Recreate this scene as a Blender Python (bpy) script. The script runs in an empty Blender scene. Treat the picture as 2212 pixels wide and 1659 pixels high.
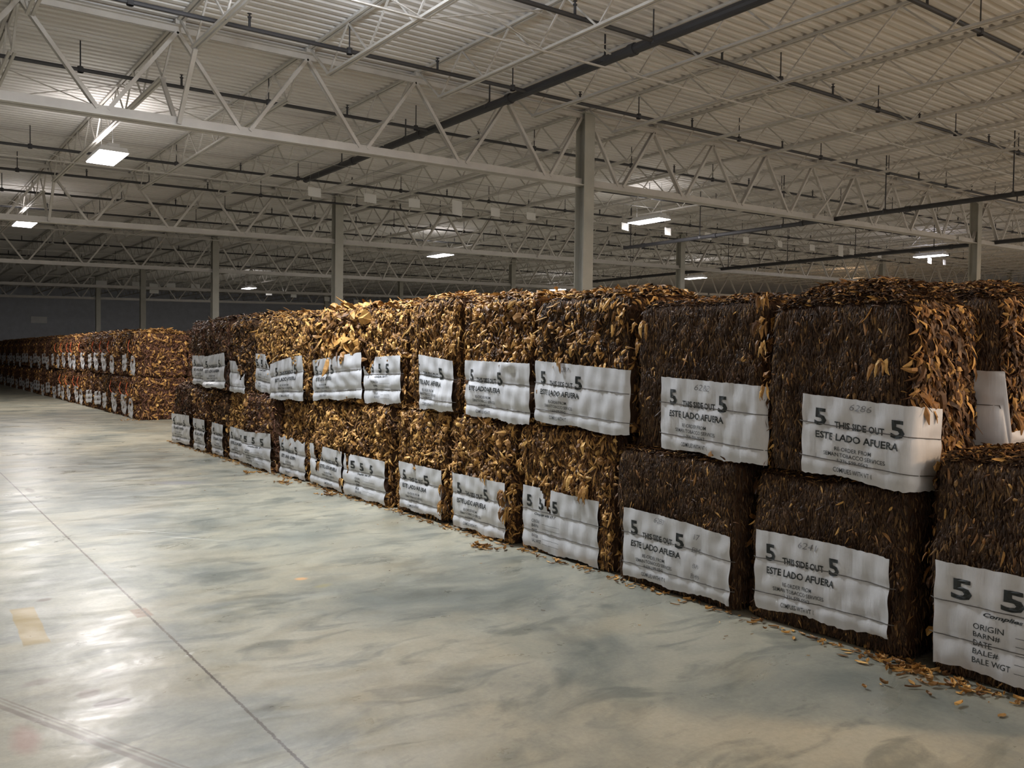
import bpy, bmesh, math, random
import numpy as np
from mathutils import Vector, Matrix

S = bpy.context.scene
COL = S.collection

# ---------------------------------------------------------------- camera
F_PX, W_PX, H_PX = 1815.0, 2212.0, 1659.0
AZ, PITCH, ROLL, EYE = math.radians(37.2), math.radians(-1.66), math.radians(0.75), 1.6
fw = Vector((math.sin(AZ) * math.cos(PITCH), math.cos(AZ) * math.cos(PITCH), math.sin(PITCH)))
r0 = Vector((math.cos(AZ), -math.sin(AZ), 0.0))
u0 = r0.cross(fw)
rt = r0 * math.cos(ROLL) + u0 * math.sin(ROLL)
up = -r0 * math.sin(ROLL) + u0 * math.cos(ROLL)
cam_data = bpy.data.cameras.new('camera')
cam = bpy.data.objects.new('camera', cam_data)
COL.objects.link(cam)
cam_data.sensor_fit = 'HORIZONTAL'
cam_data.sensor_width = 36.0
cam_data.lens = F_PX / W_PX * 36.0
cam_data.clip_end = 300.0
cam_data.clip_start = 0.05
cam.matrix_world = Matrix(((rt.x, up.x, -fw.x, 0.0), (rt.y, up.y, -fw.y, 0.0), (rt.z, up.z, -fw.z, EYE), (0, 0, 0, 1)))
S.camera = cam

# ---------------------------------------------------------------- world, exposure
S.view_settings.view_transform = 'Standard'
S.view_settings.look = 'None'
S.view_settings.gamma = 1.0
S.view_settings.use_curve_mapping = False
S.cycles.max_bounces = 7
S.cycles.diffuse_bounces = 4
S.cycles.glossy_bounces = 3
S.view_settings.exposure = 0.05
world = bpy.data.worlds.new('world')
S.world = world
world.use_nodes = True
world.node_tree.nodes['Background'].inputs[0].default_value = (0.86, 0.80, 0.74, 1)
world.node_tree.nodes['Background'].inputs[1].default_value = 1.2
LAMP_W = 330.0          # downward power of one high-bay fixture
UP_SHARE = 0.035         # upward share, added to brighten the deck
COOL = (1.0, 0.95, 0.93)
WARM = (1.0, 0.66, 0.38)

# ---------------------------------------------------------------- helpers
rng = np.random.default_rng(7)
random.seed(7)
SLOPE = 0.026           # the roof rises slightly to the right


def tag(o, label=None, cat=None, group=None, kind=None):
    if label: o['label'] = label
    if cat: o['category'] = cat
    if group: o['group'] = group
    if kind: o['kind'] = kind
    return o


def empty(name, loc=(0, 0, 0), rz=0.0):
    o = bpy.data.objects.new(name, None)
    o.empty_display_size = 0.1
    o.location = loc
    o.rotation_euler = (0, 0, rz)
    COL.objects.link(o)
    return o


def link_mesh(name, me, parent=None):
    o = bpy.data.objects.new(name, me)
    COL.objects.link(o)
    if parent is not None: o.parent = parent
    return o


def mesh_np(name, V, Q, mats, mi=None, smooth=False, T=None):
    """numpy verts, quads (and triangles) to a mesh"""
    me = bpy.data.meshes.new(name)
    V = np.asarray(V, dtype=np.float32)
    Q = np.asarray(Q, dtype=np.int32).reshape(-1, 4)
    T = np.zeros((0, 3), np.int32) if T is None else np.asarray(T, dtype=np.int32).reshape(-1, 3)
    me.vertices.add(len(V)); me.vertices.foreach_set('co', V.ravel())
    nl = Q.size + T.size
    me.loops.add(nl)
    me.loops.foreach_set('vertex_index', np.concatenate([Q.ravel(), T.ravel()]))
    me.polygons.add(len(Q) + len(T))
    ls = np.concatenate([np.arange(len(Q)) * 4, Q.size + np.arange(len(T)) * 3]).astype(np.int32)
    me.polygons.foreach_set('loop_start', ls)
    me.polygons.foreach_set('use_smooth', np.full(len(ls), smooth))
    for m in mats: me.materials.append(m)
    if mi is not None: me.polygons.foreach_set('material_index', np.asarray(mi, dtype=np.int32))
    me.update(calc_edges=True)
    return me


class MB:
    """collects boxes and bars into one mesh"""
    def __init__(s): s.v = []; s.f = []
    def box(s, a, b):
        n = len(s.v)
        x0, y0, z0 = a; x1, y1, z1 = b
        s.v += [(x0,y0,z0),(x1,y0,z0),(x1,y1,z0),(x0,y1,z0),(x0,y0,z1),(x1,y0,z1),(x1,y1,z1),(x0,y1,z1)]
        s.f += [(n,n+3,n+2,n+1),(n+4,n+5,n+6,n+7),(n,n+1,n+5,n+4),(n+1,n+2,n+6,n+5),(n+2,n+3,n+7,n+6),(n+3,n,n+4,n+7)]
        return s
    def bar(s, a, b, w, h=None, side=None, ends=True):
        """rectangular bar from a to b; w across SIDE, h the other way"""
        h = w if h is None else h
        a = Vector(a); b = Vector(b); d = (b - a).normalized()
        q = Vector(side) if side else (Vector((0, 0, 1)).cross(d) if abs(d.z) < 0.98 else Vector((1, 0, 0)))
        q = (q - d * q.dot(d)).normalized(); k = d.cross(q).normalized()
        n = len(s.v)
        for p in (a, b):
            for i, j in ((-1,-1),(1,-1),(1,1),(-1,1)):
                s.v.append(tuple(p + q * (i * w / 2) + k * (j * h / 2)))
        s.f += [(n,n+1,n+5,n+4),(n+1,n+2,n+6,n+5),(n+2,n+3,n+7,n+6),(n+3,n,n+4,n+7)]
        if ends: s.f += [(n+3,n+2,n+1,n),(n+4,n+5,n+6,n+7)]
        return s
    def tube(s, pts, r, n=8, caps=True):
        pts = [Vector(p) for p in pts]; base = len(s.v); m = len(pts)
        for i, p in enumerate(pts):
            d = (pts[min(i+1, m-1)] - pts[max(i-1, 0)]).normalized()
            q = Vector((0,0,1)).cross(d) if abs(d.z) < 0.95 else Vector((1,0,0)).cross(d)
            q.normalize(); k = d.cross(q)
            for j in range(n):
                t = 2 * math.pi * j / n
                s.v.append(tuple(p + q * (r * math.cos(t)) + k * (r * math.sin(t))))
        for i in range(m - 1):
            for j in range(n):
                a = base + i*n + j; b = base + i*n + (j+1) % n
                s.f.append((a, b, b+n, a+n))
        if caps:
            s.f.append(tuple(base + j for j in reversed(range(n))))
            s.f.append(tuple(base + (m-1)*n + j for j in range(n)))
        return s
    def mesh(s, name, mat):
        me = bpy.data.meshes.new(name); me.from_pydata(s.v, [], s.f)
        if mat: me.materials.append(mat)
        me.update(); return me
    def build(s, name, mat, parent=None):
        return link_mesh(name, s.mesh(name, mat), parent)


# ---------------------------------------------------------------- materials
def mat(name, color=(0.5, 0.5, 0.5), rough=0.5, metal=0.0, spec=0.5):
    m = bpy.data.materials.new(name); m.use_nodes = True
    b = m.node_tree.nodes['Principled BSDF']
    b.inputs['Base Color'].default_value = (*color, 1)
    b.inputs['Roughness'].default_value = rough
    b.inputs['Metallic'].default_value = metal
    b.inputs['Specular IOR Level'].default_value = spec
    return m, m.node_tree.nodes, m.node_tree.links, b


def ramp(nodes, stops, interp='LINEAR'):
    r = nodes.new('ShaderNodeValToRGB'); r.color_ramp.interpolation = interp
    el = r.color_ramp.elements
    while len(el) < len(stops): el.new(0.5)
    for e, (p, c) in zip(el, stops):
        e.position = p; e.color = (*c, 1) if len(c) == 3 else c
    return r


def mapping(nodes, links, scale=(1, 1, 1), rot=(0, 0, 0)):
    tc = nodes.new('ShaderNodeTexCoord'); mp = nodes.new('ShaderNodeMapping')
    mp.inputs['Scale'].default_value = scale; mp.inputs['Rotation'].default_value = rot
    links.new(tc.outputs['Object'], mp.inputs['Vector'])
    return mp


def noise(nodes, links, mp, scale, detail=4, rough=0.6, dist=0.0):
    n = nodes.new('ShaderNodeTexNoise')
    n.inputs['Scale'].default_value = scale; n.inputs['Detail'].default_value = detail
    n.inputs['Roughness'].default_value = rough; n.inputs['Distortion'].default_value = dist
    links.new(mp.outputs['Vector'], n.inputs['Vector'])
    return n


def painted_steel(name, color, rough=0.55, var=0.12):
    m, N, L, b = mat(name, color, rough)
    mp = mapping(N, L); n = noise(N, L, mp, 2.5, 5)
    r = ramp(N, [(0.25, tuple(c * (1 - var) for c in color)), (0.75, tuple(min(1, c * (1 + var)) for c in color))])
    L.new(n.outputs['Fac'], r.inputs['Fac']); L.new(r.outputs['Color'], b.inputs['Base Color'])
    return m


M_STEEL = painted_steel('painted_grey_steel', (0.60, 0.575, 0.54))
M_COLUMN = painted_steel('painted_column_steel', (0.42, 0.41, 0.36))
M_PIPE = painted_steel('dark_pipe_steel', (0.045, 0.045, 0.05), 0.5)
M_WALL = painted_steel('wall_panel_paint', (0.58, 0.61, 0.68), 0.8)


def deck_material():
    m, N, L, b = mat('roof_deck_paint', (0.5, 0.48, 0.45), 0.6)
    mp = mapping(N, L, (0.25, 1.2, 1)); n = noise(N, L, mp, 1.2, 5)
    r = ramp(N, [(0.3, (0.72, 0.70, 0.68)), (0.7, (0.86, 0.84, 0.82))])
    L.new(n.outputs['Fac'], r.inputs['Fac']); L.new(r.outputs['Color'], b.inputs['Base Color'])
    return m


def floor_material():
    m, N, L, b = mat('polished_concrete', (0.35, 0.35, 0.3), 0.35, 0, 0.5)
    tc = N.new('ShaderNodeTexCoord')

    def mth(op, a, c=None, clamp=False):
        n = N.new('ShaderNodeMath'); n.operation = op; n.use_clamp = clamp
        for i, x in enumerate((a, c)):
            if x is None: continue
            if isinstance(x, (int, float)): n.inputs[i].default_value = x
            else: L.new(x, n.inputs[i])
        return n.outputs[0]

    def mixc(f, a, c):
        n = N.new('ShaderNodeMix'); n.data_type = 'RGBA'
        if isinstance(f, float): n.inputs[0].default_value = f
        else: L.new(f, n.inputs[0])
        for i, x in ((6, a), (7, c)):
            if isinstance(x, tuple): n.inputs[i].default_value = (*x, 1)
            else: L.new(x, n.inputs[i])
        return n.outputs[2]

    mp = mapping(N, L, (1, 1, 1))
    big = noise(N, L, mp, 0.75, 7, 0.66, 0.5)
    r1 = ramp(N, [(0.36, (0.18, 0.188, 0.158)), (0.47, (0.285, 0.278, 0.222)), (0.58, (0.375, 0.352, 0.268))])
    L.new(big.outputs['Fac'], r1.inputs['Fac'])
    # trowel streaks, darker green-grey, elongated across the aisle
    mp2 = mapping(N, L, (1.0, 2.2, 1), (0, 0, 0.35))
    st = noise(N, L, mp2, 1.7, 6, 0.6, 0.8)
    r2 = ramp(N, [(0.52, (0, 0, 0)), (0.63, (1, 1, 1))])
    L.new(st.outputs['Fac'], r2.inputs['Fac'])
    c = mixc(mth('MULTIPLY', r2.outputs['Color'], 0.62), r1.outputs['Color'], (0.125, 0.135, 0.115))
    # warm dusty patches
    warm = noise(N, L, mapping(N, L, (1, 1.6, 1), (0, 0, -0.5)), 0.8, 4, 0.55)
    r3 = ramp(N, [(0.52, (0, 0, 0)), (0.72, (1, 1, 1))]); L.new(warm.outputs['Fac'], r3.inputs['Fac'])
    c = mixc(mth('MULTIPLY', r3.outputs['Color'], 0.35), c, (0.43, 0.35, 0.215))
    fine = noise(N, L, mp, 38, 5, 0.7)
    r4 = ramp(N, [(0.3, (0.86, 0.86, 0.86)), (0.7, (1.06, 1.06, 1.06))]); L.new(fine.outputs['Fac'], r4.inputs['Fac'])
    mul = N.new('ShaderNodeMix'); mul.data_type = 'RGBA'; mul.blend_type = 'MULTIPLY'; mul.inputs[0].default_value = 1
    L.new(c, mul.inputs[6]); L.new(r4.outputs['Color'], mul.inputs[7]); c = mul.outputs[2]
    # thin scratches
    sep = N.new('ShaderNodeSeparateXYZ'); L.new(tc.outputs['Object'], sep.inputs[0])
    X, Y = sep.outputs[0], sep.outputs[1]
    wob = noise(N, L, mp, 3.0, 4, 0.6)
    wb = mth('MULTIPLY', mth('SUBTRACT', wob.outputs['Fac'], 0.5), 0.10)
    wf = mth('MULTIPLY', mth('SUBTRACT', fine.outputs['Fac'], 0.5), 0.03)

    def ellipse(cx, cy, rx, ry, ang, soft=0.25, wobble=1.0):
        ca, sa = math.cos(ang), math.sin(ang)
        dx = mth('ADD', mth('SUBTRACT', X, cx), mth('MULTIPLY', wb, wobble)); dy = mth('ADD', mth('SUBTRACT', Y, cy), mth('MULTIPLY', wb, wobble))
        u = mth('DIVIDE', mth('ADD', mth('MULTIPLY', dx, ca), mth('MULTIPLY', dy, sa)), rx)
        v = mth('DIVIDE', mth('SUBTRACT', mth('MULTIPLY', dy, ca), mth('MULTIPLY', dx, sa)), ry)
        r = mth('SQRT', mth('ADD', mth('MULTIPLY', u, u), mth('MULTIPLY', v, v)))
        return mth('DIVIDE', mth('SUBTRACT', 1.0, r), soft, True)

    def box(cx, cy, rx, ry, ang, soft=0.1, wobble=0.4):
        ca, sa = math.cos(ang), math.sin(ang)
        dx = mth('ADD', mth('SUBTRACT', X, cx), mth('MULTIPLY', wb, wobble)); dy = mth('ADD', mth('SUBTRACT', Y, cy), mth('MULTIPLY', wb, wobble))
        u = mth('ABSOLUTE', mth('DIVIDE', mth('ADD', mth('MULTIPLY', dx, ca), mth('MULTIPLY', dy, sa)), rx))
        v = mth('ABSOLUTE', mth('DIVIDE', mth('SUBTRACT', mth('MULTIPLY', dy, ca), mth('MULTIPLY', dx, sa)), ry))
        return mth('DIVIDE', mth('SUBTRACT', 1.0, mth('MAXIMUM', u, v)), soft, True)

    rough_add = 0.0
    stains = [(box(0.715, 5.62, 0.07, 0.42, -0.03, 0.12), (0.27, 0.19, 0.055), 0.95),
              (ellipse(0.86, 4.14, 0.085, 0.055, -0.1, 0.15, 0.2), (0.09, 0.065, 0.045), 0.95),
              (ellipse(0.79, 4.31, 0.06, 0.07, -0.1, 0.4, 0.4), (0.14, 0.10, 0.07), 0.8),
              (box(1.31, 5.5, 0.055, 0.11, 0.0, 0.2), (0.22, 0.14, 0.08), 0.9),
              (ellipse(1.44, 11.2, 0.055, 0.24, 0.0, 0.4), (0.14, 0.11, 0.07), 0.9),
              (ellipse(2.45, 5.71, 0.06, 0.05, 0.0, 0.5), (0.70, 0.40, 0.18), 0.9),
              (ellipse(2.50, 5.45, 0.08, 0.05, 0.0, 0.6), (0.36, 0.30, 0.10), 0.4),
              (ellipse(0.49, 3.95, 0.07, 0.20, 0.0, 0.6), (0.34, 0.19, 0.15), 0.6),
              (ellipse(0.87, 6.14, 0.05, 0.04, 0.0, 0.4), (0.14, 0.11, 0.08), 0.8),
              (ellipse(0.62, 4.60, 0.09, 0.06, 0.2, 0.5), (0.15, 0.12, 0.09), 0.7),
              (ellipse(0.93, 4.58, 0.05, 0.04, 0.2, 0.5), (0.15, 0.12, 0.09), 0.7),
              (ellipse(1.42, 3.68, 0.04, 0.05, 0.2, 0.4), (0.16, 0.16, 0.14), 0.6),
              (ellipse(4.0, 13.2, 0.5, 0.10, 0.3, 0.6), (0.18, 0.19, 0.17), 0.55),
              (ellipse(3.0, 10.9, 0.45, 0.18, -0.7, 0.6), (0.24, 0.23, 0.25), 0.6),
              (ellipse(3.1, 7.1, 0.6, 0.35, 0.6, 0.8), (0.18, 0.20, 0.18), 0.55)]
    for msk, colr, a in stains: c = mixc(mth('MULTIPLY', msk, a), c, colr)
    # pale forklift scrapes
    for (x0, y0, x1, y1, w) in ((1.5, 8.6, 2.35, 7.55, 0.011), (1.9, 7.9, 2.55, 7.05, 0.011), (1.3, 4.55, 1.37, 4.62, 0.02)):
        a = math.atan2(y1 - y0, x1 - x0); ln = math.hypot(x1 - x0, y1 - y0) / 2
        c = mixc(mth('MULTIPLY', ellipse((x0+x1)/2, (y0+y1)/2, ln, w, a, 0.7, 0.12), 0.7), c, (0.62, 0.62, 0.56))
    # tyre mark curving across the near left corner
    for off, a, w in ((0.0, 0.9, .018), (0.036, 0.6, .008), (0.058, 0.8, .007)):
        c = mixc(mth('MULTIPLY', box(0.67 + off, 3.85, 0.95, w, math.atan2(-.98, .42), 0.5, 0.12), a), c, (0.12, 0.09, 0.06))
    # saw-cut joints
    j1 = mth('DIVIDE', mth('SUBTRACT', 0.0085, mth('ABSOLUTE', mth('ADD', mth('SUBTRACT', X, 1.33), wf))), 0.003, True)
    j2 = mth('DIVIDE', mth('SUBTRACT', 0.010, mth('ABSOLUTE', mth('ADD', mth('SUBTRACT', Y, 13.55), wf))), 0.004, True)
    jj = mth('MAXIMUM', j1, j2)
    c = mixc(mth('MULTIPLY', jj, 0.95), c, (0.07, 0.048, 0.026))
    L.new(c, b.inputs['Base Color'])
    # worn polish
    rn = noise(N, L, mapping(N, L, (1, 2.0, 1), (0, 0, 0.3)), 1.6, 6, 0.65, 0.8)
    rr = ramp(N, [(0.32, (0.25, 0.25, 0.25)), (0.68, (0.48, 0.48, 0.48))]); L.new(rn.outputs['Fac'], rr.inputs['Fac'])
    L.new(rr.outputs['Color'], b.inputs['Roughness'])
    bp = N.new('ShaderNodeBump'); bp.inputs['Strength'].default_value = 0.2; bp.inputs['Distance'].default_value = 0.02
    hn = noise(N, L, mp, 5.0, 4, 0.5); L.new(hn.outputs['Fac'], bp.inputs['Height']); L.new(bp.outputs['Normal'], b.inputs['Normal'])
    return m


def leaf_material(name, stops, rough=0.55, spec=0.28):
    m, N, L, b = mat(name, (0.2, 0.1, 0.04), rough, 0, spec)
    g = N.new('ShaderNodeNewGeometry'); r = ramp(N, stops)
    L.new(g.outputs['Random Per Island'], r.inputs['Fac'])
    n = noise(N, L, mapping(N, L), 9, 4, 0.65)
    r2 = ramp(N, [(0.3, (0.55, 0.52, 0.5)), (0.7, (1.25, 1.25, 1.2))]); L.new(n.outputs['Fac'], r2.inputs['Fac'])
    mx = N.new('ShaderNodeMix'); mx.data_type = 'RGBA'; mx.blend_type = 'MULTIPLY'; mx.inputs[0].default_value = 1
    L.new(r.outputs['Color'], mx.inputs[6]); L.new(r2.outputs['Color'], mx.inputs[7])
    L.new(mx.outputs[2], b.inputs['Base Color'])
    return m


M_LEAF = {
    'dark': leaf_material('dark_cured_leaf', [(0, (0.035, 0.021, 0.014)), (0.5, (0.068, 0.040, 0.025)), (0.85, (0.11, 0.064, 0.034)), (1, (0.26, 0.15, 0.06))], 0.6, 0.16),
    'mid': leaf_material('brown_cured_leaf', [(0, (0.038, 0.018, 0.009)), (0.5, (0.125, 0.060, 0.025)), (0.78, (0.33, 0.158, 0.05)), (1, (0.68, 0.40, 0.125))]),  # brown leaf; dark low end also paints in the shade of hollows
    'gold': leaf_material('golden_cured_leaf', [(0, (0.12, 0.055, 0.02)), (0.4, (0.34, 0.175, 0.055)), (0.8, (0.61, 0.34, 0.105)), (1, (0.80, 0.50, 0.18))]),  # golden leaf, raised to carry the sheen of lit leaves
    'red': leaf_material('reddish_cured_leaf', [(0, (0.06, 0.026, 0.018)), (0.5, (0.13, 0.058, 0.036)), (0.9, (0.22, 0.105, 0.055)), (1, (0.40, 0.22, 0.09))]),
}
M_CORE = leaf_material('packed_leaf_core', [(0, (0.05, 0.024, 0.012)), (1, (0.06, 0.03, 0.014))], 0.8, 0.2)


def sheet_material():
    m, N, L, b = mat('white_woven_plastic', (0.68, 0.68, 0.70), 0.33, 0, 0.5)
    w = noise(N, L, mapping(N, L, (1, 1, 0.12)), 60, 3, 0.6)
    d = noise(N, L, mapping(N, L), 4, 5, 0.6)
    r = ramp(N, [(0.3, (0.58, 0.575, 0.575)), (0.6, (0.68, 0.68, 0.70))]); L.new(d.outputs['Fac'], r.inputs['Fac'])
    L.new(r.outputs['Color'], b.inputs['Base Color'])
    bp = N.new('ShaderNodeBump'); bp.inputs['Strength'].default_value = 0.35; bp.inputs['Distance'].default_value = 0.004
    L.new(w.outputs['Fac'], bp.inputs['Height']); L.new(bp.outputs['Normal'], b.inputs['Normal'])
    return m


M_SHEET = sheet_material()
M_INK = mat('black_print', (0.025, 0.03, 0.03), 0.6)[0]
M_PENCIL = mat('grey_marker', (0.20, 0.20, 0.21), 0.7)[0]
M_WIRE = mat('dark_binding_wire', (0.10, 0.09, 0.08), 0.5)[0]
M_RIBBON = mat('orange_ribbon', (1.0, 0.20, 0.06), 0.5)[0]
M_PAPER = mat('white_paper', (0.78, 0.78, 0.76), 0.7)[0]
M_HOUSING = painted_steel('white_fixture_housing', (0.7, 0.7, 0.7), 0.4)
M_CHAIN = mat('hanger_wire', (0.3, 0.3, 0.3), 0.4, 0.8)[0]


def glow(name, color, strength):
    m = bpy.data.materials.new(name); m.use_nodes = True
    N, L = m.node_tree.nodes, m.node_tree.links
    N.clear(); e = N.new('ShaderNodeEmission'); o = N.new('ShaderNodeOutputMaterial')
    e.inputs[0].default_value = (*color, 1); e.inputs[1].default_value = strength
    L.new(e.outputs[0], o.inputs[0]); return m


M_LENS = glow('lit_lens', (1.0, 0.97, 0.98), 14.0)
M_LENS_WARM = glow('lit_warm_lens', (1.0, 0.75, 0.5), 10.0)

# ---------------------------------------------------------------- the shell
XL, XR, YN, YF = -10.0, 72.0, -9.0, 74.0


def ztop(x): return 6.43 + SLOPE * x        # underside of the deck (top of the joists)


tag(MB().box((XL, YN, -0.2), (XR, YF, 0.0)).build('floor', floor_material()), 'polished grey concrete floor with stains and saw-cut joints', 'floor', kind='structure')


def deck():
    prof = []          # (dy, dz) trapezoid ribs, 0.16 m pitch
    pitch, y = 0.19, YN
    while y < YF:
        prof += [(y, 0.0), (y + 0.09, 0.0), (y + 0.112, 0.07), (y + 0.168, 0.07)]
        y += pitch
    P = np.array(prof); n = len(P)
    V = np.concatenate([np.c_[np.full(n, XL), P[:, 0], P[:, 1] + ztop(XL)], np.c_[np.full(n, XR), P[:, 0], P[:, 1] + ztop(XR)]])
    i = np.arange(n - 1)
    me = mesh_np('ceiling', V, np.c_[i, i + n, i + n + 1, i + 1], [deck_material()])
    return link_mesh('ceiling', me)


tag(deck(), 'ribbed off-white metal roof deck over the warehouse', 'ceiling', kind='structure')
zt = 9.2
tag(MB().box((XL - 0.2, YF, 0), (XR + 0.2, YF + 0.2, zt)).build('wall_back', M_WALL), 'dark grey far end wall of the warehouse', 'wall', kind='structure')
tag(MB().box((XL - 0.2, YN, 0), (XL, YF, zt)).build('wall_left', M_WALL), 'grey wall along the left of the warehouse', 'wall', kind='structure')
tag(MB().box((XR, YN, 0), (XR + 0.2, YF, zt)).build('wall_right', M_WALL), 'grey wall far away on the right', 'wall', kind='structure')

# ---------------------------------------------------------------- columns, girders, joists
GY = [1.0, 13.0, 24.6, 36.6, 48.8, 60.3]        # girder lines
XC = [-4.5, 11.68, 27.7, 44.0, 60.0]            # column lines
ORD = ['first', 'second', 'third', 'fourth', 'fifth', 'sixth', 'seventh', 'eighth', 'ninth', 'tenth', 'eleventh', 'twelfth', 'thirteenth', 'fourteenth', 'fifteenth', 'sixteenth', 'seventeenth', 'eighteenth', 'nineteenth', 'twentieth', 'twenty-first', 'twenty-second', 'twenty-third', 'twenty-fourth', 'twenty-fifth', 'twenty-sixth', 'twenty-seventh', 'twenty-eighth', 'twenty-ninth', 'thirtieth']


def zbot(x): return 4.95 + SLOPE * x            # girder bottom chord centre
def zgt(x): return 6.30 + SLOPE * x             # girder top chord centre


def column(x, y, label):
    t = empty('steel_column', (x, y, 0)); tag(t, label, 'column', 'columns under the roof girders', 'structure')
    h = zgt(x) + 0.02
    m = MB()
    m.box((-0.135, -0.14, 0), (0.135, -0.118, h)); m.box((-0.135, 0.118, 0), (0.135, 0.14, h)); m.box((-0.012, -0.118, 0), (0.012, 0.118, h))
    m.build('shaft', M_COLUMN, t)
    MB().box((-0.2, -0.2, 0), (0.2, 0.2, 0.025)).build('base_plate', M_COLUMN, t)
    MB().box((-0.17, -0.19, h), (0.17, 0.19, h + 0.03)).build('cap_plate', M_COLUMN, t)
    return t


for gi, gy in enumerate(GY[1:], 1):
    for ci, cx in enumerate(XC[1:], 1):
        if gi == 1 and ci == 2: cx = 29.0
        if ci >= 3 and gi >= 3: continue
        near = ['', 'nearest', 'second', 'third', 'fourth', 'fifth'][gi]
        column(cx, gy, f'grey steel column, {near} in the {ORD[ci-1]} line of columns from the left')


def girder(x0, x1, y, label):
    t = empty('roof_girder', (x0, y, 0)); tag(t, label, 'roof girder', 'open-web roof girders', 'structure')
    L = x1 - x0
    lz = lambda x, f: f(x0 + x)
    m = MB()   # two angles back to back: a flat underside and a stem
    for s in (-1, 1):
        m.bar((0.1, s * 0.066, lz(0, zbot) - 0.07), (L - 0.1, s * 0.066, lz(L, zbot) - 0.07), 0.11, 0.016, (0, 1, 0))
        m.bar((0.1, s * 0.019, lz(0, zbot)), (L - 0.1, s * 0.019, lz(L, zbot)), 0.016, 0.15, (0, 1, 0))
    m.build('bottom_chord', M_STEEL, t)
    m = MB()
    for s in (-1, 1):
        m.bar((0, s * 0.05, lz(0, zgt) + 0.045), (L, s * 0.05, lz(L, zgt) + 0.045), 0.085, 0.014, (0, 1, 0))
        m.bar((0, s * 0.018, lz(0, zgt)), (L, s * 0.018, lz(L, zgt)), 0.014, 0.09, (0, 1, 0))
    m.build('top_chord', M_STEEL, t)
    n = 8; p = L / n
    for k in range(n):
        xm = p * (k + 0.5)
        for j, xe in enumerate((p * k, p * (k + 1))):
            a = (min(max(xe, 0.12), L - 0.12), 0, lz(xe, zgt) - 0.03); b = (xm + (-0.07 if j == 0 else 0.07), 0, lz(xm, zbot) + 0.03)
            w = MB()
            wd = 0.085 if (k + j) % 2 else 0.06
            for s in (-1, 1): w.bar((a[0], s * wd / 2, a[2]), (b[0], s * wd / 2, b[2]), 0.012, 0.055, (0, 1, 0))
            if wd > 0.08: w.bar(a, b, 0.08, 0.012, (0, 1, 0))
            w.build('web_member', M_STEEL, t)
    return t


for gi, gy in enumerate(GY):
    for k in range(len(XC)):
        xa = XC[k]; xb = XC[k + 1] if k + 1 < len(XC) else XR
        if k >= 3 and gi in (0, 4, 5): continue
        if gi == 0 and k >= 2: continue
        side = ['left of the first column line', 'between first and second column lines', 'between second and third column lines', 'beyond the third column line', 'beyond the fourth column line'][k]
        girder(xa, xb, gy, f'grey open-web girder of the {ORD[gi]} frame, {side}')

# joists: one mesh set per bay length, copied
def joist_meshes(L):
    d = 0.62
    top = MB(); bot = MB(); web = MB(); seat = MB()
    for s in (-1, 1):
        top.bar((s * 0.032, -0.02 + 0.0, -0.02), (s * 0.032, L + 0.02, -0.02), 0.04, 0.04, (1, 0, 0))
        bot.bar((s * 0.032, 0.75, -d), (s * 0.032, L - 0.75, -d), 0.036, 0.036, (1, 0, 0))
    n = int((L - 1.5) / 0.62); n += n % 2; p = (L - 1.5) / n
    for k in range(n):
        z0, z1 = (-d, -0.02) if k % 2 == 0 else (-0.02, -d)
        web.bar((0, 0.75 + k * p, z0), (0, 0.75 + (k + 1) * p, z1), 0.024, 0.024, (1, 0, 0), False)
    web.bar((0, 0.75, -d), (0, 0.06, -0.03), 0.03, 0.03, (1, 0, 0)); web.bar((0, L - 0.75, -d), (0, L - 0.06, -0.03), 0.03, 0.03, (1, 0, 0))
    for y in (0.0, L): seat.box((-0.07, y - 0.07, -0.09), (0.07, y + 0.07, -0.02))
    return [('top_chord', top.mesh('top_chord', M_STEEL)), ('bottom_chord', bot.mesh('bottom_chord', M_STEEL)), ('web', web.mesh('web', M_STEEL)), ('seat', seat.mesh('seat', M_STEEL))]


JP = 2.02
BAYS = [(YN + 0.1, 0.93)] + [(GY[i] + 0.07, GY[i + 1] - 0.07) for i in range(5)] + [(60.37, YF - 0.1)]
for bi, (ya, yb) in enumerate(BAYS):
    if bi == 0: continue
    sets = joist_meshes(yb - ya)
    for k in range(-7, 30):
        x = 11.68 + JP * k
        if x < -1 and True: continue
        if x > XR - 0.5: continue
        if x > 2.75 * yb + 2 or x > 62: continue
        if bi >= 4 and x > 40: continue
        t = empty('roof_joist', (x, ya, ztop(x)))
        tag(t, f'open-web roof joist of the {["", "nearest", "second", "third", "fourth", "fifth", "sixth"][bi]} bay from the viewpoint', 'roof joist', f'roof joists of bay {bi}', 'structure')
        for nm, me in sets: link_mesh(nm, me, t)

# braces from the joist ends down to the girders
for gi, gy in enumerate(GY[1:5], 1):
    for k in (-4, 4):
        x = 11.68 + JP * k
        t = empty('knee_brace', (x, gy, 0)); tag(t, f'pair of slanted braces from a joist down to the {ORD[gi]} girder line, {"left" if k < 0 else "right"} one', 'brace', 'knee braces at the girders', 'structure')
        for s in (-1, 1): MB().bar((0, s * 0.85, ztop(x) - 0.64), (0, s * 0.06, zbot(x) - 0.02), 0.06, 0.05, (1, 0, 0)).build('brace', M_STEEL, t)

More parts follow.
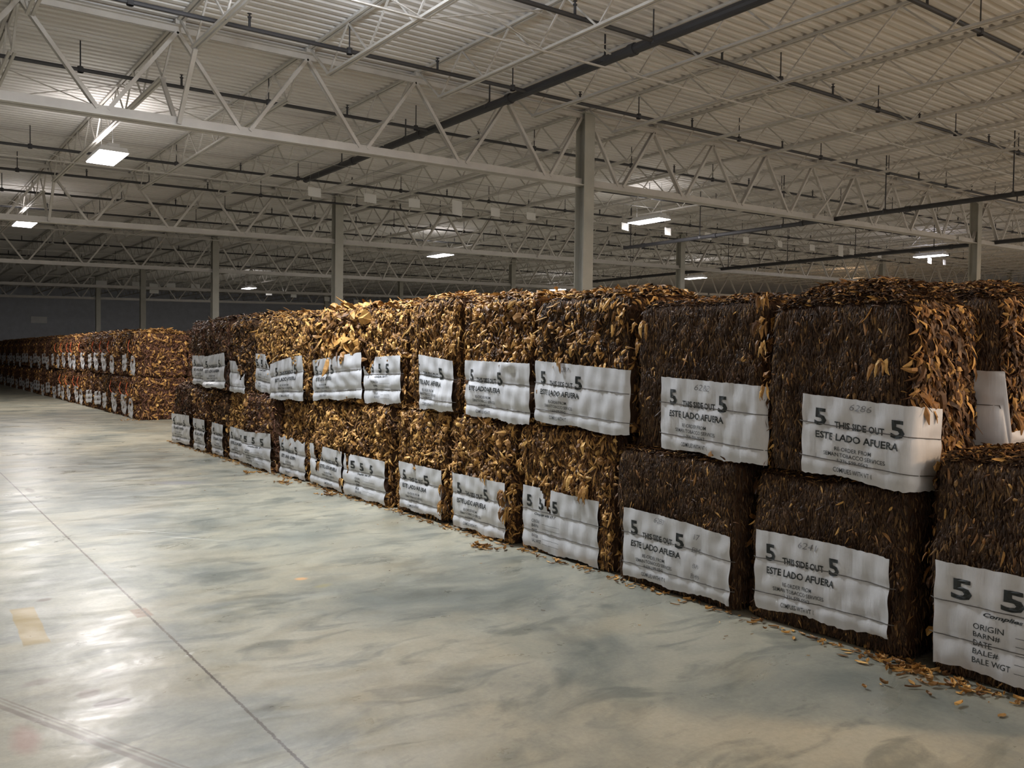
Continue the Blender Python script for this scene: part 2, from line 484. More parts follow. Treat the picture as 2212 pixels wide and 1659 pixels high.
# bridging between the joists: rods along the bottom chords and crossed diagonals
for bi, (ya, yb) in enumerate(BAYS):
    if bi == 0 or bi > 4: continue
    xe = min(2.75 * yb + 4, 60.0) if bi < 3 else 34
    for q, fr in enumerate((0.30, 0.70)):
        y = ya + (yb - ya) * fr
        t = empty('joist_bridging', (0, y, 0)); tag(t, f'thin bracing rods crossing the joists of the {["", "nearest", "second", "third", "fourth"][bi]} bay, {["nearer", "farther"][q]} line', 'bracing', 'bracing between roof joists', 'structure')
        m = MB(); x0 = 11.68 - 6 * JP
        m.bar((x0, 0, ztop(x0) - 0.645), (xe, 0, ztop(xe) - 0.645), 0.035, 0.02, (0, 1, 0))
        m.bar((x0, 0.16, ztop(x0) - 0.05), (xe, 0.16, ztop(xe) - 0.05), 0.03, 0.02, (0, 1, 0))
        m.build('rod', M_STEEL, t)
        m = MB(); k = 0; x = x0
        while x + JP < xe and bi < 4:
            m.bar((x, 0.03, ztop(x) - 0.04), (x + JP, 0.03, ztop(x + JP) - 0.62), 0.03, 0.012, (0, 1, 0))
            m.bar((x, 0.05, ztop(x) - 0.62), (x + JP, 0.05, ztop(x + JP) - 0.04), 0.03, 0.012, (0, 1, 0))
            x += JP
        if m.v: m.build('cross_bracing', M_STEEL, t)

# ---------------------------------------------------------------- sprinkler pipes
def zp(x): return 5.98 + SLOPE * x


def lathe(prof, n=8):
    V = []; Q = []
    for i, (r_, z_) in enumerate(prof):
        for k in range(n): a = 2 * math.pi * k / n; V.append((r_ * math.cos(a), r_ * math.sin(a), z_))
    for i in range(len(prof) - 1):
        for k in range(n): a = i * n + k; b = i * n + (k + 1) % n; Q.append((a, b, b + n, a + n))
    return V, Q


HEAD_MESH = mesh_np('sprinkler_head', *lathe([(0.02, 0), (0.018, 0.14), (0.03, 0.15), (0.03, 0.165), (0.012, 0.17), (0.012, 0.2), (0.034, 0.205), (0.001, 0.21)]), [M_PIPE])
HANGER_MESH = mesh_np('hanger', *lathe([(0.045, -0.045), (0.05, 0.0), (0.045, 0.045), (0.011, 0.06), (0.010, 0.45)]), [M_PIPE])


def branch(y, x0, x1, label, r=0.032, dz=0.0):
    t = empty('sprinkler_pipe', (x0, y, 0)); tag(t, label, 'pipe', 'sprinkler branch pipes')
    L = x1 - x0; f = lambda x: zp(x0 + x) + dz
    MB().tube([(0, 0, f(0)), (L, 0, f(L))], r, 8).build('pipe_run', M_PIPE, t)
    x = 0.9
    while x < L:
        link_mesh('sprinkler_head', HEAD_MESH, t).location = (x, 0, f(x))
        if x + 1.5 < L: link_mesh('hanger', HANGER_MESH, t).location = (x + 1.5, 0, f(x + 1.5))
        x += 3.03


bys = [(5.6, 4, 20), (8.55, 0.5, 24), (11.5, 0.2, 32), (14.7, 0.2, 40), (17.6, 16, 34), (20.8, 0.3, 46), (23.7, 0.4, 46), (26.8, 0.4, 44), (29.8, 0.4, 44), (32.9, 0.6, 40), (38.8, 0.8, 40), (44.8, 1.0, 34)]
for i, (y, a, b) in enumerate(bys):
    branch(y, a, b, f'dark sprinkler branch pipe crossing under the joists, {ORD[i]} from the viewpoint')


def main_pipe(x, y0, y1, z, r, label):
    t = empty('sprinkler_main', (x, y0, z)); tag(t, label, 'pipe')
    L = y1 - y0
    MB().tube([(0, 0, 0), (0, L, 0)], r, 12).build('pipe_run', M_PIPE, t)
    y = 1.4
    cm = MB().tube([(0, -0.06, 0), (0, 0.06, 0)], r + 0.018, 12).mesh('coupling', M_PIPE)
    gm = mesh_np('hanger', *lathe([(r + .02, -0.03), (r + .02, 0.03), (0.016, r + 0.02), (0.014, ztop(x) - z)]), [M_PIPE])
    while y < L:
        link_mesh('coupling', cm, t).location = (0, y, 0); link_mesh('hanger', gm, t).location = (0, y + 0.6, 0)
        y += 3.05


main_pipe(9.0, 1.5, 20.9, 6.22, 0.075, 'thick dark sprinkler main running away under the near roof')
main_pipe(20.75, 6.5, 21.0, 5.52, 0.06, 'dark pipe hung low beside the right-hand girder')
main_pipe(30.4, 10.0, 34.0, 5.80, 0.07, 'dark low pipe running behind the right-hand strip lights')

# ---------------------------------------------------------------- high-bay lamps
LE = {}


def lamp(x, y, z, label, warm=False, power=1.0, rot=0.0, colr=None, upk=1.0):
    t = empty('high_bay_light', (x, y, z), rot); tag(t, label, 'ceiling light', 'high-bay lights')
    m = MB(); hw, hl = 0.23, 0.62
    m.box((-hw, -hl, 0.0), (hw, hl, 0.012)); m.box((-0.10, -hl, 0.012), (0.10, hl, 0.07))
    n = len(m.v)
    m.v += [(-hw, -hl, 0), (hw, -hl, 0), (hw, hl, 0), (-hw, hl, 0), (-hw - 0.03, -hl - 0.03, -0.09), (hw + 0.03, -hl - 0.03, -0.09), (hw + 0.03, hl + 0.03, -0.09), (-hw - 0.03, hl + 0.03, -0.09)]
    m.f += [(n, n+1, n+5, n+4), (n+1, n+2, n+6, n+5), (n+2, n+3, n+7, n+6), (n+3, n, n+4, n+7)]
    m.build('housing', M_HOUSING, t)
    MB().box((-hw - 0.02, -hl - 0.02, -0.105), (hw + 0.02, hl + 0.02, -0.075)).build('lens', M_LENS_WARM if warm else M_LENS, t)
    for s in (-1, 1): MB().tube([(0, s * 0.5, 0.07), (0, s * 0.5, ztop(x) - z)], 0.006, 5).build('hanger_cable', M_CHAIN, t)
    for nm, dz, pw, flip in (('lamp_light', -0.12, LAMP_W * power, False), ('lamp_uplight', 0.10, LAMP_W * power * UP_SHARE * upk, True)):
        ld = bpy.data.lights.new(nm, 'AREA'); ld.shape = 'RECTANGLE'; ld.size = 0.46; ld.size_y = 1.24
        ld.energy = pw; ld.color = colr or (WARM if warm else COOL)
        lo = bpy.data.objects.new(nm, ld); COL.objects.link(lo); lo.parent = t; lo.location = (0, 0, dz)
        if flip: lo.rotation_euler = (math.pi, 0, 0)
    return t


def zl(x): return 5.45 + SLOPE * x


lamp(3.2, 8.0, zl(3.2), 'high-bay light over the aisle beside the near stack, beyond the top edge', power=1.15, upk=30.0, colr=(0.86, 0.92, 1.0))  # uplight boosted and tinted blue to imitate lens flare on the deck
lamp(3.66, 18.05, zl(3.6), 'largest bright high-bay light, near the upper left, over the aisle', upk=2.0, power=1.15)
lamp(3.6, 28.9, zl(3.6), 'bright high-bay light at the far left, second over the aisle')
lamp(18.7, 17.9, zl(18.6), 'long bright high-bay light to the right of the nearest column')
lamp(18.6, 29.5, zl(18.6), 'bright high-bay light between the two nearest columns')
lamp(18.7, 52.0, zl(18.6), 'small distant high-bay light above the left part of the near stack', power=0.8)
lamp(36.3, 18.1, zl(36), 'long bluish-white high-bay light at the right edge', colr=(0.9, 0.88, 1.0))
lamp(36.7, 31.5, zl(36), 'high-bay light seen low right of the nearest column', )
lamp(36.3, 43.0, zl(36), 'small high-bay light peeking over the near stack left of the column')
lamp(4.3, -4.6, zl(4), 'high-bay light behind the viewpoint', power=0.2)
lamp(11.0, -5.0, zl(11), 'warm high-bay light right of the viewpoint', warm=True, power=4.2)
lamp(30.0, 4.0, zl(30), 'warm high-bay light beyond the right edge', warm=True, power=1.3, upk=3.0)
lamp(46.0, 12.0, zl(46), 'warm high-bay light far beyond the right edge', warm=True, power=1.3, upk=3.0)
lamp(50.0, 30.0, zl(50), 'warm high-bay light deep on the right', warm=True, power=1.0)

# ---------------------------------------------------------------- hung paper bay signs
def paper(x, y, z, w, h, label, group):
    t = empty('paper_sign', (x, y, z)); tag(t, label, 'sign', group)
    ang = random.uniform(-0.06, 0.06)
    V = []; Q = []
    for j in range(4):
        for i in range(5):
            u = i / 4 - 0.5; v = j / 3
            V.append((u * w, 0.012 * math.sin(u * 3 + x) - 0.01 * v, -v * h + ang * u * w))
    for j in range(3):
        for i in range(4):
            a = j * 5 + i; Q.append((a, a + 1, a + 6, a + 5))
    MB_ = mesh_np('sheet', V, Q, [M_PAPER], smooth=True)
    link_mesh('sheet', MB_, t)
    zt_ = ztop(x) - z - (0.655 if abs(y - 17.95) < 0.01 else 0.0)
    for s in (-0.4, 0.4): MB().tube([(s * w, 0, -0.01), (s * w * 0.6, 0, max(zt_, 0.1))], 0.003, 4).build('string', M_CHAIN, t)


tag(MB().tube([(6.5, 17.95, ztop(6.5) - 0.652), (39, 17.95, ztop(39) - 0.652)], 0.006, 6).build('sign_wire', M_CHAIN), 'thin wire strung under the joists that carries the paper signs', 'wire')
A_P = [(7.95, .31, .21), (9.35, .31, .21), (10.55, .31, .21), (11.8, .31, .37), (13.0, .31, .22), (14.2, .31, .2)]
for i, (x, w, h) in enumerate(A_P):
    paper(x, 17.95, 5.12 + SLOPE * x + h * 0.5, w, h, f'white paper sign hung left of the nearest column, {ORD[i]} from the left' + (', taller' if h > .3 else ''), 'paper bay signs')
B_P = [(17.75, .21), (19.6, .22), (21.5, .22), (23.45, .22), (25.35, .22), (27.3, .22), (29.15, .42), (29.9, .22), (31.9, .22), (35.9, .24), (37.2, .22)]
for i, (x, h) in enumerate(B_P):
    paper(x, 17.95, 5.12 + SLOPE * x + h * 0.5, .30, h, f'white paper sign hung right of the nearest column, {ORD[i]} from the left', 'paper bay signs')
C_P = [(9.8, 49.7, .55, .3), (11.6, 49.7, .5, .3), (12.7, 50.5, .5, .55), (13.4, 49.7, .5, .3), (14.7, 49.5, .5, .3), (20.3, 52.8, .4, .3), (22.6, 54.3, .4, .3), (26.4, 57.3, .4, .3), (29.9, 59.6, .4, .3), (31.1, 59.6, .5, .3)]
for i, (x, y, w, h) in enumerate(C_P):
    paper(x, y, 5.12 + SLOPE * x + 0.2, w, h, f'small distant white sign in the dark far bays, {ORD[i]} from the left', 'distant bay signs')
t = MB().box((9.6, 73.9, 3.95), (10.7, 73.97, 4.45)).build('wall_sign', painted_steel('grey_sign_board', (0.95, 0.95, 0.95), 0.7))
tag(t, 'pale grey rectangular sign board on the dark far wall', 'sign')

# ---------------------------------------------------------------- bales
def sines(P, seed, freq, n=7):
    r = np.random.default_rng(seed); o = np.zeros(len(P))
    for _ in range(n):
        d = r.normal(size=3); d /= np.linalg.norm(d)
        o += np.sin(P @ (d * freq * r.uniform(0.5, 1.6)) + r.uniform(0, 6.28))
    return o / n


def bale_surface(w, d, h, seed, dome, n=26, amp=0.03):
    """packed core: rounded box with a domed top. returns verts, quads and a sampler"""
    V = []; Q = []; base = 0
    g = np.linspace(-1, 1, n + 1); U, T = np.meshgrid(g, g)
    faces = [(0, -1), (0, 1), (1, -1), (1, 1), (2, 1)]
    for ax, sg in faces:
        P = np.zeros((n + 1, n + 1, 3)); P[..., ax] = sg
        o = [a for a in (0, 1, 2) if a != ax]
        P[..., o[0]] = U; P[..., o[1]] = T
        V.append(P.reshape(-1, 3))
        i, j = np.meshgrid(np.arange(n), np.arange(n)); a = (j * (n + 1) + i).ravel() + base
        q = np.c_[a, a + 1, a + n + 2, a + n + 1]
        flip = (sg > 0) if ax == 1 else (sg < 0)
        if flip: q = q[:, ::-1]
        Q.append(q); base += (n + 1) ** 2
    V = np.concatenate(V); Q = np.concatenate(Q)
    V = shape_points(V, w, d, h, seed, dome, amp)
    return V, Q


def shape_points(P, w, d, h, seed, dome, amp=0.03):
    half = np.array([d / 2 - 0.01, w / 2 - 0.015, h / 2]); r = 0.085
    q = P * half
    inner = np.clip(q, -(half - r), half - r)
    dlt = q - inner; L = np.linalg.norm(dlt, axis=1, keepdims=True); L[L == 0] = 1
    n = dlt / L
    q = inner + n * r
    # keep the bottom flat
    q[:, 2] = np.where(P[:, 2] < -0.999, -half[2], q[:, 2])
    bulge = (1 - (q[:, 2] / half[2]) ** 2) * 0.012
    disp = sines(q, seed, 11) * amp + sines(q, seed + 5, 38) * amp * 0.6 + bulge
    q = q + n * disp[:, None]
    tz = np.clip((q[:, 2] + half[2]) / h, 0, 1)
    dm = np.clip((1 - np.abs(q[:, 0] / half[0]) ** 2.2), 0, 1) * np.clip((1 - np.abs(q[:, 1] / half[1]) ** 4), 0, 1)
    q[:, 2] += half[2] + dome * dm * tz ** 4
    q[:, 2] = np.maximum(q[:, 2], 0.004)
    return q


def leaves(w, d, h, seed, dome, N, length, width, spread, lift, faces, skip=None, curl=1.0, amp=0.03):
    r = np.random.default_rng(seed + 99)
    fw_ = np.array([f[1] for f in faces], float); fw_ /= fw_.sum()
    pick = r.choice(len(faces), N, p=fw_)
    P = r.uniform(-0.985, 0.985, (N, 3))
    Nn = np.zeros((N, 3)); T0 = np.zeros((N, 3)); down = np.array([0, 0, -1.0])
    for k, (fc, _w) in enumerate(faces):
        s = pick == k
        if fc == 'front': P[s, 0] = -1; Nn[s] = (-1, 0, 0); T0[s] = down
        if fc == 'side': P[s, 1] = -1; Nn[s] = (0, -1, 0); T0[s] = down
        if fc == 'far': P[s, 1] = 1; Nn[s] = (0, 1, 0); T0[s] = down
        if fc == 'back': P[s, 0] = 1; Nn[s] = (1, 0, 0); T0[s] = down
        if fc == 'top':
            P[s, 2] = 1; Nn[s] = (0, 0, 1); a = r.uniform(0, 6.28, s.sum()); T0[s] = np.c_[np.cos(a), np.sin(a), np.zeros(s.sum())]
    if skip is not None:
        Y = P[:, 1] * w / 2; Z = (P[:, 2] + 1) * h / 2
        keep = ~skip(P, Y, Z); P, Nn, T0 = P[keep], Nn[keep], T0[keep]; N = len(P)
    C = shape_points(P.copy(), w, d, h, seed, dome, amp)
    B0 = np.cross(Nn, T0)
    a = r.normal(0, spread, N); ca, sa = np.cos(a)[:, None], np.sin(a)[:, None]
    T = T0 * ca + B0 * sa; B = np.cross(Nn, T)
    Ln = length * np.minimum(r.lognormal(0, 0.35, N), 1.9); Wd = width * r.lognormal(0, 0.35, N)
    lf = lift * r.uniform(0.2, 1.3, N); tip = r.normal(0.15, 0.35, N) * curl; tw = r.normal(0, 0.8, N) * curl
    r0_ = r.normal(0, 0.5, N) * curl
    seg = 4; prof = np.array([0.35, 0.95, 0.8, 0.18]); us = np.linspace(0, 1, seg)
    V = np.zeros((N, seg, 3, 3))
    for i, u in enumerate(us):
        c = C + Nn * 0.004 + T * ((u - 0.25) * Ln)[:, None] + Nn * (lf * math.sin(math.pi * min(u + 0.05, 1)) + tip * Ln * u * u * 0.6)[:, None]
        c = c + B * (np.sin(u * 3 + tw) * Ln * 0.10 * curl)[:, None]
        ang = r0_ + tw * u
        Wv = B * np.cos(ang)[:, None] + Nn * np.sin(ang)[:, None]
        Rv = Nn * np.cos(ang)[:, None] - B * np.sin(ang)[:, None]
        hw = (Wd * prof[i] * 0.5)[:, None]
        V[:, i, 0] = c - Wv * hw; V[:, i, 1] = c + Rv * hw * 0.55; V[:, i, 2] = c + Wv * hw
    V = V.reshape(-1, 3)
    if True: V[:, 2] = np.maximum(V[:, 2], 0.003)
    b = (np.arange(N) * seg * 3)[:, None]; Q = []
    for i in range(seg - 1):
        for k in range(2):
            o = i * 3 + k; Q.append(np.concatenate([b + o, b + o + 1, b + o + 4, b + o + 3], axis=1))
    Q = np.stack(Q, axis=1).reshape(-1, 4)
    return V, Q


def body_mesh(w, d, h, seed, dome, tone, style, faces, skip=None, density=1.0, n=26, amp=0.03):
    V, Q = bale_surface(w, d, h, seed, dome, n, amp)
    parts = [(V, Q, 0)]
    for (cnt, ln, wd, sp, lf, cu, mi, *own) in style:
        v, q = leaves(w, d, h, seed, dome, int(cnt * density), ln, wd, sp, lf, own[0] if own else faces, skip, cu, amp)
        # leaves keep the core's displacement: sample seeds match
        parts.append((v, q, mi)); seed += 0
    VV = []; QQ = []; MI = []; o = 0
    for v, q, mi in parts:
        VV.append(v); QQ.append(q + o); MI.append(np.full(len(q), mi)); o += len(v)
    return mesh_np('leaf_body', np.concatenate(VV), np.concatenate(QQ), [M_CORE, M_LEAF[tone[0]], M_LEAF[tone[1]]], np.concatenate(MI))


# (count, length, width, spread, lift, curl, material slot)
TOP = [('top', 1)]  # second-tone leaves here imitate light falling on the bale tops
FINE = [(19000, 0.046, 0.0085, 0.26, 0.006, 0.35, 1), (500, 0.05, 0.012, 0.7, 0.010, 0.8, 2), (1800, 0.045, 0.014, 1.5, 0.012, 1.0, 2, TOP), (260, 0.075, 0.03, 0.9, 0.02, 1.0, 2, [('far', 1)])]  # paler far-edge leaves paint in the lamplight on that edge
END = FINE + [(2000, 0.080, 0.028, 0.5, 0.026, 1.1, 2, [('side', 1)]), (500, 0.09, 0.03, 0.9, 0.03, 1.0, 2, [('far', 1)])]  # extra paler side and far leaves paint warm light onto the end bale
MIX = [(10500, 0.052, 0.012, 0.4, 0.010, 0.6, 1), (1500, 0.065, 0.024, 0.9, 0.020, 1.0, 2), (900, 0.05, 0.018, 1.5, 0.014, 1.0, 2, TOP)]
CURLY = [(6500, 0.055, 0.017, 0.7, 0.016, 0.9, 1), (1300, 0.075, 0.034, 1.1, 0.028, 1.1, 2), (800, 0.05, 0.018, 1.5, 0.014, 1.0, 2, TOP)]
BOLD = [(4200, 0.060, 0.022, 0.7, 0.020, 1.0, 1), (800, 0.14, 0.065, 1.2, 0.045, 1.1, 2), (800, 0.05, 0.018, 1.5, 0.014, 1.0, 2, TOP)]
FAR = [(2600, 0.08, 0.026, 0.8, 0.024, 1.0, 1), (420, 0.11, 0.05, 1.2, 0.035, 1.1, 2), (420, 0.10, 0.05, 1.5, 0.02, 1.0, 2, TOP)]


# --- print
def text_mesh(body, height, width=None, bold=0.0, x=0.0, z=0.0, shear=0.0, squeeze=None):
    cu = bpy.data.curves.new('t', 'FONT'); cu.body = body; cu.size = 1.0; cu.offset = bold; cu.resolution_u = 2; cu.shear = shear
    ob = bpy.data.objects.new('t', cu); COL.objects.link(ob)
    bpy.context.view_layer.update()
    dg = bpy.context.evaluated_depsgraph_get(); ev = ob.evaluated_get(dg)
    me = ev.to_mesh(); V = np.array([v.co[:] for v in me.vertices]); T = [tuple(p.vertices) for p in me.polygons]
    ev.to_mesh_clear(); bpy.data.objects.remove(ob); bpy.data.curves.remove(cu)
    h = V[:, 1].max() - V[:, 1].min(); k = height / h
    V[:, 1] = (V[:, 1] - V[:, 1].min()) * k
    kx = width / (V[:, 0].max() - V[:, 0].min()) if width else k * 0.82
    V[:, 0] = (V[:, 0] - V[:, 0].min()) * kx
    return np.c_[V[:, 0] + x, V[:, 1] + z], T


def layout(items):
    VV = []; TT = []; o = 0
    for it in items:
        v, t = text_mesh(*it[:2], **it[2]); VV.append(v); TT += [tuple(i + o for i in f) for f in t]; o += len(v)
    return np.concatenate(VV), TT


def line(x0, x1, z, th=0.0022):
    return np.array([(x0, z), (x1, z), (x1, z + th), (x0, z + th)]), [(0, 1, 2, 3)]


H0 = 0.50     # design height of a printed sheet; x from the left edge, z from its top going down
def it(s, x0, x1, f0, f1, bold=0.0, shear=0.0):
    return (s, (f1 - f0) * H0, dict(width=(x1 - x0), bold=bold, x=x0, z=-f1 * H0, shear=shear))


BIG = 0.03
LAY_A = layout([it('5', .075, .145, .16, .38, BIG), it('5', .50, .57, .18, .40, BIG), it('THIS SIDE OUT', .195, .47, .30, .385, .022), it('ESTE LADO AFUERA', .085, .545, .45, .54, .022),
                it('RE-ORDER FROM', .20, .40, .615, .665, .003), it('SEMAN TOBACCO SERVICES', .135, .475, .69, .74, .003), it('1-336-599-0562', .21, .385, .765, .81, .003), it('COMPLIES WITH VT 1', .19, .41, .875, .935, .003)])
lv, lt = layout([it('5', .055, .125, .14, .34, BIG), it('5', .215, .285, .15, .35, BIG), it('5', .385, .455, .16, .36, BIG), it('Complies with VT 1', .16, .42, .405, .455, .03, .3),
                 it('ORIGIN', .13, .225, .52, .575, .004), it('BARN#', .13, .215, .60, .655, .004), it('DATE', .13, .19, .68, .735, .004), it('BALE#', .13, .21, .76, .815, .004), it('BALE WGT', .13, .25, .84, .895, .004)])
for f in (.575, .655, .735, .815, .895):
    v, t = line(0.26, 0.48, -f * H0); lt += [tuple(i + len(lv) for i in q) for q in t]; lv = np.concatenate([lv, v])
LAY_B = (lv, lt)
WIRE_F = {'A': (0.36, 0.80), 'B': (0.375, 0.71)}


class Face:
    """front and side surface of one bale in its local frame: s runs from the left edge along the front, then round the near corner"""
    def __init__(s, w, d, gap): s.w = w; s.d = d; s.g = gap; s.rc = 0.06
    def at(s, q, z, off=0.0):
        w, rc = s.w, s.rc
        x0 = -s.d / 2 - s.g - off; arc = rc * math.pi / 2
        q1 = w + s.g - rc          # end of the straight front
        if q < q1: return (x0, w / 2 - q, z)
        if q < q1 + arc:
            a = (q - q1) / rc; R = rc + off
            return (-s.d / 2 - s.g + rc - R * math.cos(a), w / 2 - q1 - R * math.sin(a), z)
        return (-s.d / 2 - s.g + rc + (q - q1 - arc), w / 2 - q1 - rc - off, z)


def sheet_parts(t, w, d, spec, seed, n=44, nz=26):
    """cover sheet, its lettering and the wires that pinch it. spec: s0, s1, zTL, zTR, zBL, zBR, kind, note, options"""
    s0, s1, ztl, ztr, zbl, zbr, kind, note = spec[:8]; opt = spec[8] if len(spec) > 8 else {}
    F = Face(w, d, 0.040)
    r = np.random.default_rng(seed); ph = r.uniform(0, 6.28, 12)
    bow = opt.get('bow', 0.0); wf = WIRE_F[kind]

    def zz(fu, fv):       # fu 0..1 along, fv 0..1 down
        a = ztl + (ztr - ztl) * fu - bow * (2 * fu - 1) ** 2 + bow
        if 'side_top' in opt and s0 + (s1 - s0) * fu > w + 0.03: a = opt['side_top'] + 0.02 * math.sin(fu * 9)
        b = zbl + (zbr - zbl) * fu
        return a + (b - a) * fv

    puff = opt.get('puff', 0.5 if t.location.y < 5.8 else 1.0)

    def off(fu, fv, q):
        o = puff * (0.014 * (1 - math.exp(-((fv - wf[0]) / 0.07) ** 2)) + 0.016 * (1 - math.exp(-((fv - wf[1]) / 0.07) ** 2)))
        o += 0.006 * (0.4 + 0.6 * puff) * math.sin(q * 21 + ph[0] + 2 * math.sin(fv * 5 + ph[1])) * math.sin(fv * 9 + ph[2]) + 0.003 * math.sin(q * 47 + ph[3] + fv * 6)
        o += 0.0022 * math.sin(q * 130 + ph[6] + 3 * math.sin(fv * 4 + ph[7]))
        for (cu, cv, ru, rv, am) in opt.get('bulge', ()):
            o += am * math.exp(-((fu - cu) / ru) ** 2 - ((fv - cv) / rv) ** 2)
        o -= 0.012 * max(0, (fv - 0.9) / 0.1)
        o += opt.get('flare', 0) * max(0, fu - 0.7) ** 2
        return o

    je = [r.normal(0, 0.0018) for _ in range(n + 1)]; jb = [r.normal(0, 0.003) for _ in range(n + 1)]
    V = []; Q = []; ok = {}
    tear = opt.get('tear', ())
    lift = opt.get('torn_top', 0.0)
    for j in range(nz + 1):
        fv = j / nz
        for i in range(n + 1):
            fu = i / n; q = s0 + (s1 - s0) * fu
            z = zz(fu, fv)
            if j == 0: z += je[i] + lift * 0.02 * math.sin(fu * 23 + ph[8])
            if j == nz: z += jb[i] + 0.01 * math.sin(fu * 11 + ph[9])
            qe = q + (0.0025 * math.sin(fv * 17 + ph[10]) if i in (0, n) else 0)
            V.append(F.at(qe, max(z, 0.006) if t.location.z < 0.1 else z, off(fu, fv, q)))
    def cut(fu, fv):
        for (a, b, c, dd) in tear:      # wedge open at the top: centre a, half width b, depth c, lean dd
            if fv < c and abs(fu - a - dd * fv) < b * (1 - fv / c) + 0.006 * math.sin(fv * 60): return True
        for (a, b, c, dd) in opt.get('hole', ()):
            if ((fu - a) / c) ** 2 + ((fv - b) / dd) ** 2 < 1 + 0.35 * math.sin(8 * math.atan2(fv - b, fu - a) + ph[4]): return True
        return False
    for j in range(nz):
        for i in range(n):
            if cut((i + .5) / n, (j + .5) / nz): continue
            a = j * (n + 1) + i; Q.append((a, a + n + 1, a + n + 2, a + 1))
    me = mesh_np('cover_sheet', V, Q, [M_SHEET], smooth=True)
    sh = link_mesh('cover_sheet', me, t); sh['label'] = 'white plastic cover sheet'
    # lettering
    if opt.get('text', True):
        lv, lt = LAY_A if kind == 'A' else LAY_B
        shift = opt.get('tx', 0.0); sx = opt.get('sx', 1.0)
        W = s1 - s0
        bm = bmesh.new(); vs = [bm.verts.new((float(x) * sx + shift, float(z), 0)) for x, z in lv]
        for f in lt:
            try: bm.faces.new([vs[i] for i in f])
            except ValueError: pass
        for _ in range(2):
            el = [e for e in bm.edges if e.calc_length() > 0.022]
            if el: bmesh.ops.subdivide_edges(bm, edges=el, cuts=1)
        dead = []
        for v in bm.verts:
            fu = v.co.x / W; fv = -v.co.y / H0
            if fu > 1 or fu < 0 or cut(fu, fv): dead.append(v); continue
            q = s0 + v.co.x
            v.co = Vector(F.at(q, zz(fu, fv), off(fu, fv, q) + 0.0035))
        bmesh.ops.delete(bm, geom=dead, context='VERTS')
        me = bpy.data.meshes.new('printed_lettering'); bm.to_mesh(me); bm.free(); me.materials.append(M_INK)
        link_mesh('printed_lettering', me, sh)
        if note:
            for (txt, nx, nw, f0, f1) in ([(note, .30, .13, .06, .14)] if isinstance(note, str) else note):
                bm = bmesh.new()
                v2, t2 = text_mesh(txt, (f1 - f0) * H0, width=nw, bold=-0.008, x=nx, z=-f1 * H0, shear=0.25)
                vs = [bm.verts.new(F.at(s0 + x, zz(x / W, -z / H0), off(x / W, -z / H0, s0 + x) + 0.0035)) for x, z in v2]
                for f in t2:
                    try: bm.faces.new([vs[i] for i in f])
                    except ValueError: pass
                me = bpy.data.meshes.new('handwritten_mark'); bm.to_mesh(me); bm.free(); me.materials.append(M_PENCIL)
                link_mesh('handwritten_mark', me, sh)
    # wires
    for f in wf:
        pts = []
        for i in range(29):
            fu = i / 28; q = s0 - 0.03 + (s1 - s0 + 0.06) * fu
            fu2 = (q - s0) / (s1 - s0)
            pts.append(F.at(q, zz(fu2, f), off(min(max(fu2, 0), 1), f, q) + 0.003 - (0.02 if fu in (0, 1) else 0)))
        MB().tube(pts, 0.0028, 5).build('binding_wire', M_WIRE, t)


def in_sheet(w, spec, m=0.012):
    s0, s1 = spec[0], spec[1]; zt_, zb_ = min(spec[2], spec[3]) , max(spec[4], spec[5]); tear = spec[8].get('tear', ()) if len(spec) > 8 else ()
    hole = spec[8].get('hole', ()) if len(spec) > 8 else ()
    st_ = spec[8].get('side_top', zt_) if len(spec) > 8 else zt_

    def f(P, Y, Z):
        q = w / 2 - Y
        k = (P[:, 0] < -0.99) & (q > s0 + m) & (q < s1 - m) & (Z < zt_ - 0.02) & (Z > zb_ + m)
        fu = (q - s0) / (s1 - s0); fv = (zt_ - Z) / (zt_ - zb_)
        for (a, b, c, dd) in tear: k &= ~((fv < c) & (np.abs(fu - a - dd * fv) < b * (1 - fv / c)))
        for (a, b, c, dd) in hole: k &= ~(((fu - a) / c) ** 2 + ((fv - b) / dd) ** 2 < 1)
        if s1 > w: k |= (P[:, 1] < -0.99) & ((P[:, 0] + 1) * 0.5 < (s1 - w)) & (Z < st_ - 0.02) & (Z > zb_ + m)
        return k
    return f


FRONT_X = 4.40
FACES = [('front', 5), ('top', 2.6), ('side', 1.6), ('far', 1.2)]
FACES_END = [('front', 5), ('top', 3.5), ('side', 5), ('far', 1.5)]


def tuft(t, x, y, z, n, seed, size=0.11):
    """a loose bunch of large leaves hanging out of the bale"""
    r = np.random.default_rng(seed); V = []; Q = []
    for _ in range(n):
        b = len(V); a = r.uniform(-1.0, 1.0); ln = size * r.uniform(.6, 1.5); wd = ln * r.uniform(.2, .42); ox, oy, oz = r.normal(0, .018, 3)
        out = r.uniform(.15, .6); dy = math.sin(a) * .55; dz = -math.cos(a) * .9
        for i in range(5):
            u = i / 4; p = (.3, .9, 1., .6, .1)[i]; cl = r.normal(0, .12)
            cx = x + ox - out * ln * math.sin(u * 2.4) * .8 - .012; cy = y + oy + dy * ln * u; cz = z + oz + dz * ln * u + .02 * math.sin(u * 5)
            for k in (-1, 0, 1):
                V.append((cx - (0.25 * wd * p if k == 0 else cl * .04), cy + k * wd * p * .5 * math.cos(a), max(cz + k * wd * p * .5 * math.sin(a), 0.004)))
        for i in range(4):
            for k in range(2): o = b + i * 3 + k; Q.append((o, o + 1, o + 4, o + 3))
    link_mesh('leaf_tuft', mesh_np('leaf_tuft', V, Q, [M_LEAF['gold']]), t)['label'] = 'loose golden leaf tuft'


